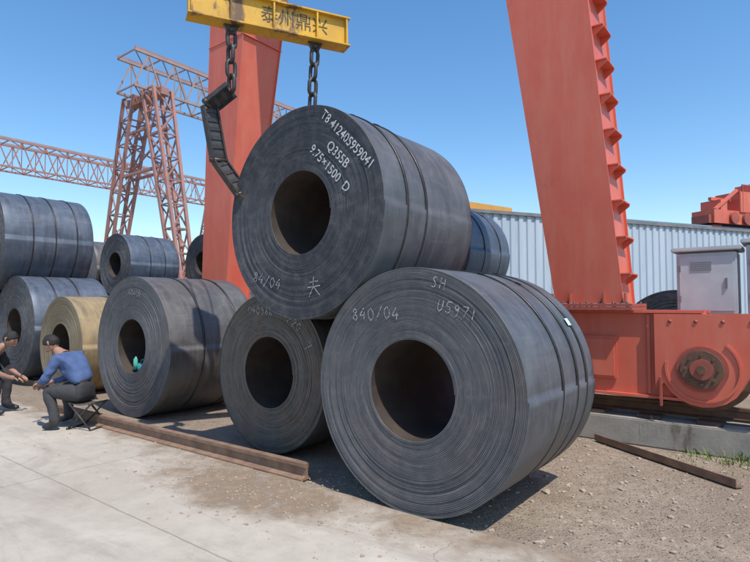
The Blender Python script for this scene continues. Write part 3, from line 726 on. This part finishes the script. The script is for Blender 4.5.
# ---------------------------------------------------------------- people
def skinmat(name,c1,c2,sc=12,r=.8): return varied(name,c1,c2,sc,r,0,.3)
SK=skinmat('skin',(.36,.2,.14),(.3,.16,.11),20,.5); HR=skinmat('hair',(.008,.0075,.007),(.018,.016,.015),60,.75)
SHOE=skinmat('black_shoes',(.02,.02,.022),(.035,.033,.033),20,.5); SOLE=skinmat('shoe_sole',(.25,.24,.22),(.2,.19,.18))
EYE=skinmat('eyes',(.02,.015,.01),(.03,.02,.02)); LIP=skinmat('lips',(.28,.11,.09),(.25,.1,.08))
def person(name,mw,J,E,handdirs,shirt,trous,headpose):
    names=list(J); me=bpy.data.meshes.new('sk')
    me.from_pydata([J[k][0] for k in names],[(names.index(a),names.index(b)) for a,b,_ in E],[])
    o=bpy.data.objects.new('sk',me); COL.objects.link(o)
    o.modifiers.new('s','SKIN')
    for i,k in enumerate(names):
        r=J[k][1]; r=r if isinstance(r,tuple) else (r,r)
        sv=me.skin_vertices[0].data[i]; sv.radius=r; sv.use_root=(k=='pelvis')
    ss=o.modifiers.new('u','SUBSURF'); ss.levels=3; ss.render_levels=3
    bpy.context.view_layer.update(); dg=bpy.context.evaluated_depsgraph_get()
    bme=bpy.data.meshes.new_from_object(o.evaluated_get(dg)); bpy.data.objects.remove(o)
    V=[];F=[];FM=[]
    mats=[shirt,trous,SK,SHOE,HR,EYE,LIP,SOLE]
    lab={'shirt':0,'trous':1,'skin':2,'shoe':3}
    segs=[(Vector(J[a][0]),Vector(J[b2][0]),lab[l]) for a,b2,l in E]
    def near(c):
        best=None
        for a,e,l in segs:
            d=e-a;t=max(0,min(1,(c-a).dot(d)/d.length_squared)); ds=(a+d*t-c).length
            if best is None or ds<best[0]: best=(ds,l)
        return best[1]
    for q in bme.vertices:
        l=near(q.co)
        k=(1.0,.55,.1,.05)[l]
        n=noise.noise(Vector((q.co.x*10+q.co.z*5,q.co.y*9,q.co.z*13-q.co.x*6)))*.012+noise.noise(q.co*34)*.005
        V.append(tuple(q.co+q.normal*(n*k+(.005 if l in(0,1) else 0))))
    for p in bme.polygons:
        F.append(list(p.vertices)); FM.append(near(p.center))
    b=MB(); b.v=V;b.f=F;b.m=FM;b.sm=[True]*len(F)
    hc,hyaw,hpitch=headpose
    HM=Matrix.Translation(hc)@Matrix.Rotation(hyaw,4,'Z')@Matrix.Rotation(hpitch,4,'Y')
    def headpt(th,ph,hair=0):
        x=math.sin(ph)*math.cos(th);y=math.sin(ph)*math.sin(th);z=math.cos(ph)
        X=x*.098;Y=y*.078;Z=z*.118
        if z<0:
            Y*=1-.28*abs(z)**1.1; X*=(1-.12*abs(z)) if x>0 else (1-.38*abs(z))
        if x<0: X*=1.06
        if not hair:
            if x>.8 and abs(y)<.55:
                X+=.026*math.exp(-(y/.13)**2)*math.exp(-((z+.12)/.2)**2)
                X-=.010*(math.exp(-((abs(y)-.36)/.14)**2)*math.exp(-((z-.06)/.10)**2))
                X+=.006*math.exp(-((z-.22)/.08)**2)
                X+=.006*math.exp(-(y/.25)**2)*math.exp(-((z+.52)/.10)**2)
                X+=.008*math.exp(-(y/.3)**2)*math.exp(-((z+.85)/.12)**2)
        return Vector((X,Y,Z))
    n1,n2=40,28; v=[];f=[]
    for i in range(n2+1):
        for j in range(n1): v.append(headpt(2*math.pi*j/n1,math.pi*i/n2))
    for i in range(n2):
        for j in range(n1): f.append((i*n1+j,i*n1+(j+1)%n1,(i+1)*n1+(j+1)%n1,(i+1)*n1+j))
    b.add(v,f,2,HM,True)
    v=[];f=[];idx={}
    for i in range(n2+1):
        for j in range(n1):
            th=2*math.pi*j/n1;ph=math.pi*i/n2;p=headpt(th,ph,1)
            lim=.35*math.pi+ .32*math.pi*((1-math.cos(th))/2)**.7+.035*math.sin(j*5)
            if ph<=lim+.12:
                k=1.08+.07*noise.noise(p*40)+.04*noise.noise(p*140)
                if ph>lim: k=.97
                idx[i,j]=len(v); v.append(p*k)
    for i in range(n2):
        for j in range(n1):
            q=[(i,j),(i,(j+1)%n1),(i+1,(j+1)%n1),(i+1,j)]
            if all(t in idx for t in q): f.append([idx[t] for t in q])
    b.add(v,f,4,HM,True)
    for s in(-1,1):
        e=[(-.012,s*.076,.028),(-.02,s*.088,.02),(-.018,s*.092,0),(-.010,s*.086,-.018),(-.004,s*.077,-.028)]
        b.tube([HM@Vector(p) for p in e],[.008,.012,.011,.010,.006],8,2)
        b.tube([HM@Vector((.083,s*.024,.008)),HM@Vector((.083,s*.038,.008))],.006,6,5)
    b.tube([HM@Vector((.1,-.022,-.061)),HM@Vector((.106,0,-.06)),HM@Vector((.1,.022,-.061))],.005,6,6)
    for palm,dr,side,curl in handdirs:
        palm=Vector(palm);dr=Vector(dr).normalized();side=Vector(side);side=(side-dr*side.dot(dr)).normalized();dn=dr.cross(side)
        if dn.z>0: dn=-dn
        for k,(off,ln) in enumerate(((-.03,.072),(-.01,.082),(.011,.077),(.031,.06))):
            p=palm+side*off+dr*.02; pts=[p]; d=dr.copy()
            for st in range(4):
                d=(d+dn*curl*(st+.6)*.35).normalized(); p=p+d*ln*(.3 if st else .34); pts.append(p)
            b.tube(pts,[.0095,.009,.0085,.008,.006],8,2)
        p=palm-side*.032-dr*.025; pts=[p]
        for st in range(3): p=p+(dr*.7-side*(.7-.25*st)+dn*.3*st).normalized()*.024; pts.append(p)
        b.tube(pts,[.013,.0115,.010,.008],8,2)
    return b.build(name,mats,mw)
def seatedJ(kneeR,ankR,toeR,kneeL,ankL,toeL,elR,wrR,hdR,elL,wrL,hdL,f=1.0):
    J={'pelvis':((0,0,.46),(.15,.14)),'sp1':((.05*f,0,.59),(.155,.135)),'sp2':((.13*f,0,.71),(.165,.13)),'chest':((.25*f,0,.83),(.17,.13)),
       'uch':((.36*f,0,.91),(.12,.10)),'neck':((.445*f,0,.97),.058),'hb':((.51*f,0,1.02),.052),
       'shL':((.32*f,.17,.89),.082),'shR':((.32*f,-.17,.89),.082),
       'hipL':((.05,.10,.45),.115),'hipR':((.05,-.10,.45),.115)}
    def mid(a,b,t): return tuple(a[i]+(b[i]-a[i])*t for i in range(3))
    E=[('pelvis','sp1','trous'),('sp1','sp2','shirt'),('sp2','chest','shirt'),('chest','uch','shirt'),('uch','neck','skin'),('neck','hb','skin'),
       ('chest','shL','shirt'),('chest','shR','shirt'),('pelvis','hipL','trous'),('pelvis','hipR','trous')]
    for s,kn,an,to,el,wr,hd in(('L',kneeL,ankL,toeL,elL,wrL,hdL),('R',kneeR,ankR,toeR,elR,wrR,hdR)):
        J['th'+s]=(mid(J['hip'+s][0],kn,.5),.098);J['kn'+s]=(kn,.074);J['cf'+s]=(mid(kn,an,.35),.067);J['an'+s]=(an,.05)
        J['hl'+s]=((an[0]-.03*(1 if to[0]>an[0] else -1),an[1],.05),.043);J['ft'+s]=(mid(an,to,.6)[:2]+(.05,),.044);J['to'+s]=(to,(.045,.032))
        J['ua'+s]=(mid(J['sh'+s][0],el,.5),.063);J['el'+s]=(el,.05);J['fa'+s]=(mid(el,wr,.4),.046);J['wr'+s]=(wr,.03);J['hd'+s]=(hd,(.036,.022))
        E+=[('hip'+s,'th'+s,'trous'),('th'+s,'kn'+s,'trous'),('kn'+s,'cf'+s,'trous'),('cf'+s,'an'+s,'trous'),('an'+s,'hl'+s,'shoe'),('an'+s,'ft'+s,'shoe'),('ft'+s,'to'+s,'shoe'),
            ('sh'+s,'ua'+s,'shirt'),('ua'+s,'el'+s,'shirt'),('el'+s,'fa'+s,'shirt'),('fa'+s,'wr'+s,'shirt'),('wr'+s,'hd'+s,'skin')]
    return J,E
def stool(mw):
    b=MB()
    for y in(-.16,.16):
        b.tube([(-.17,y,.01),(.15,y,.33)],.012,8,0); b.tube([(.17,y*.9,.01),(-.15,y*.9,.33)],.012,8,0)
    for x in(-.17,.17): b.tube([(x,-.17,.014),(x,.17,.014)],.012,8,0)
    for x in(-.15,.15): b.tube([(x,-.17,.33),(x,.17,.33)],.012,8,0)
    V=[];F=[]
    for i in range(9):
        x=-.16+.04*i; z=.345-.03*math.cos(x/.16*math.pi/2)
        for y in(-.155,.155): V.append((x,y,z))
        for y in(-.155,.155): V.append((x,y,z-.006))
    for i in range(8):
        a=i*4;F+=[(a,a+1,a+5,a+4),(a+2,a+6,a+7,a+3),(a,a+4,a+6,a+2),(a+1,a+3,a+7,a+5)]
    b.add(V,F,1); b.build('folding_stool',[M['iron'],varied('canvas',(.06,.05,.045),(.1,.09,.08),20,.9)],mw)
mw=Matrix.Translation((-3.74,7.1,.012))@Matrix.Rotation(math.radians(168),4,'Z')
J,E=seatedJ((.47,-.16,.50),(.42,-.19,.11),(.60,-.21,.045),(.43,.19,.49),(.26,.22,.11),(.44,.25,.045),
            (.44,-.24,.62),(.64,-.13,.56),(.71,-.08,.53),(.42,.25,.63),(.62,.11,.57),(.70,.04,.55))
person('seated_man',mw,J,E,[((.73,-.07,.525),(1,.3,-.4),(0,1,0),.6),((.72,.03,.545),(1,-.3,-.4),(0,-1,0),.6)],
    skinmat('blue_shirt',(.075,.125,.27),(.05,.085,.20),9),skinmat('grey_trousers',(.045,.045,.05),(.03,.03,.034),9),(Vector((.565,0,1.075)),.15,.55))
stool(mw@Matrix.Translation((-.02,0,0)))
mw=Matrix.Translation((-5.90,7.95,.012))@Matrix.Rotation(math.radians(12),4,'Z')
J,E=seatedJ((.44,-.17,.50),(.36,-.17,.11),(.54,-.2,.045),(.42,.17,.50),(.40,.17,.11),(.58,.2,.045),
            (.38,-.25,.64),(.55,-.14,.54),(.62,-.09,.52),(.38,.25,.65),(.57,.12,.55),(.64,.05,.53),.9)
E=[(a,b2,'skin' if a[:2] in('el','fa') else l) for a,b2,l in E]
person('seated_man.001',mw,J,E,[((.64,-.08,.515),(1,.3,-.3),(0,1,0),.5),((.66,.04,.525),(1,-.3,-.3),(0,-1,0),.5)],
    skinmat('black_tshirt',(.02,.02,.024),(.035,.035,.04),9),skinmat('dark_trousers',(.025,.027,.035),(.04,.04,.05),9),(Vector((.51,0,1.08)),-.2,.4))
stool(mw@Matrix.Translation((-.02,0,0)))
# ---------------------------------------------------------------- sky, sun, camera
EL=math.radians(60); az=Vector((.5,-.83,0)).normalized()
sd=Vector((az.x*math.cos(EL),az.y*math.cos(EL),math.sin(EL)))
w=bpy.data.worlds.new('World'); scene.world=w; w.use_nodes=True
nt=w.node_tree; bg=nt.nodes['Background']; sk=nt.nodes.new('ShaderNodeTexSky'); sk.sky_type='NISHITA'; sk.sun_disc=False
sk.sun_elevation=EL; sk.sun_rotation=math.atan2(az.x,az.y); sk.air_density=1.15; sk.dust_density=.5; sk.ozone_density=2.2; sk.altitude=0
hs=nt.nodes.new('ShaderNodeHueSaturation'); hs.inputs['Saturation'].default_value=1.25; hs.inputs['Value'].default_value=1.3
nt.links.new(sk.outputs[0],hs.inputs['Color']); nt.links.new(hs.outputs[0],bg.inputs[0]); bg.inputs[1].default_value=.15
sl=bpy.data.lights.new('sun','SUN'); sl.energy=5.0; sl.angle=math.radians(.5); sl.color=(1,.945,.87)
so=bpy.data.objects.new('sun',sl); COL.objects.link(so); so.rotation_euler=sd.to_track_quat('Z','Y').to_euler(); so.location=(5,-5,20)
cam=bpy.data.cameras.new('camera'); co_=bpy.data.objects.new('camera',cam); COL.objects.link(co_)
cam.lens=26; cam.sensor_width=36; cam.clip_end=2000; cam.clip_start=.05
co_.location=(0,0,1.6); co_.rotation_euler=(math.radians(90+2.53),0,0)
scene.camera=co_
scene.view_settings.view_transform='Standard'; scene.view_settings.look='None'; scene.view_settings.exposure=0
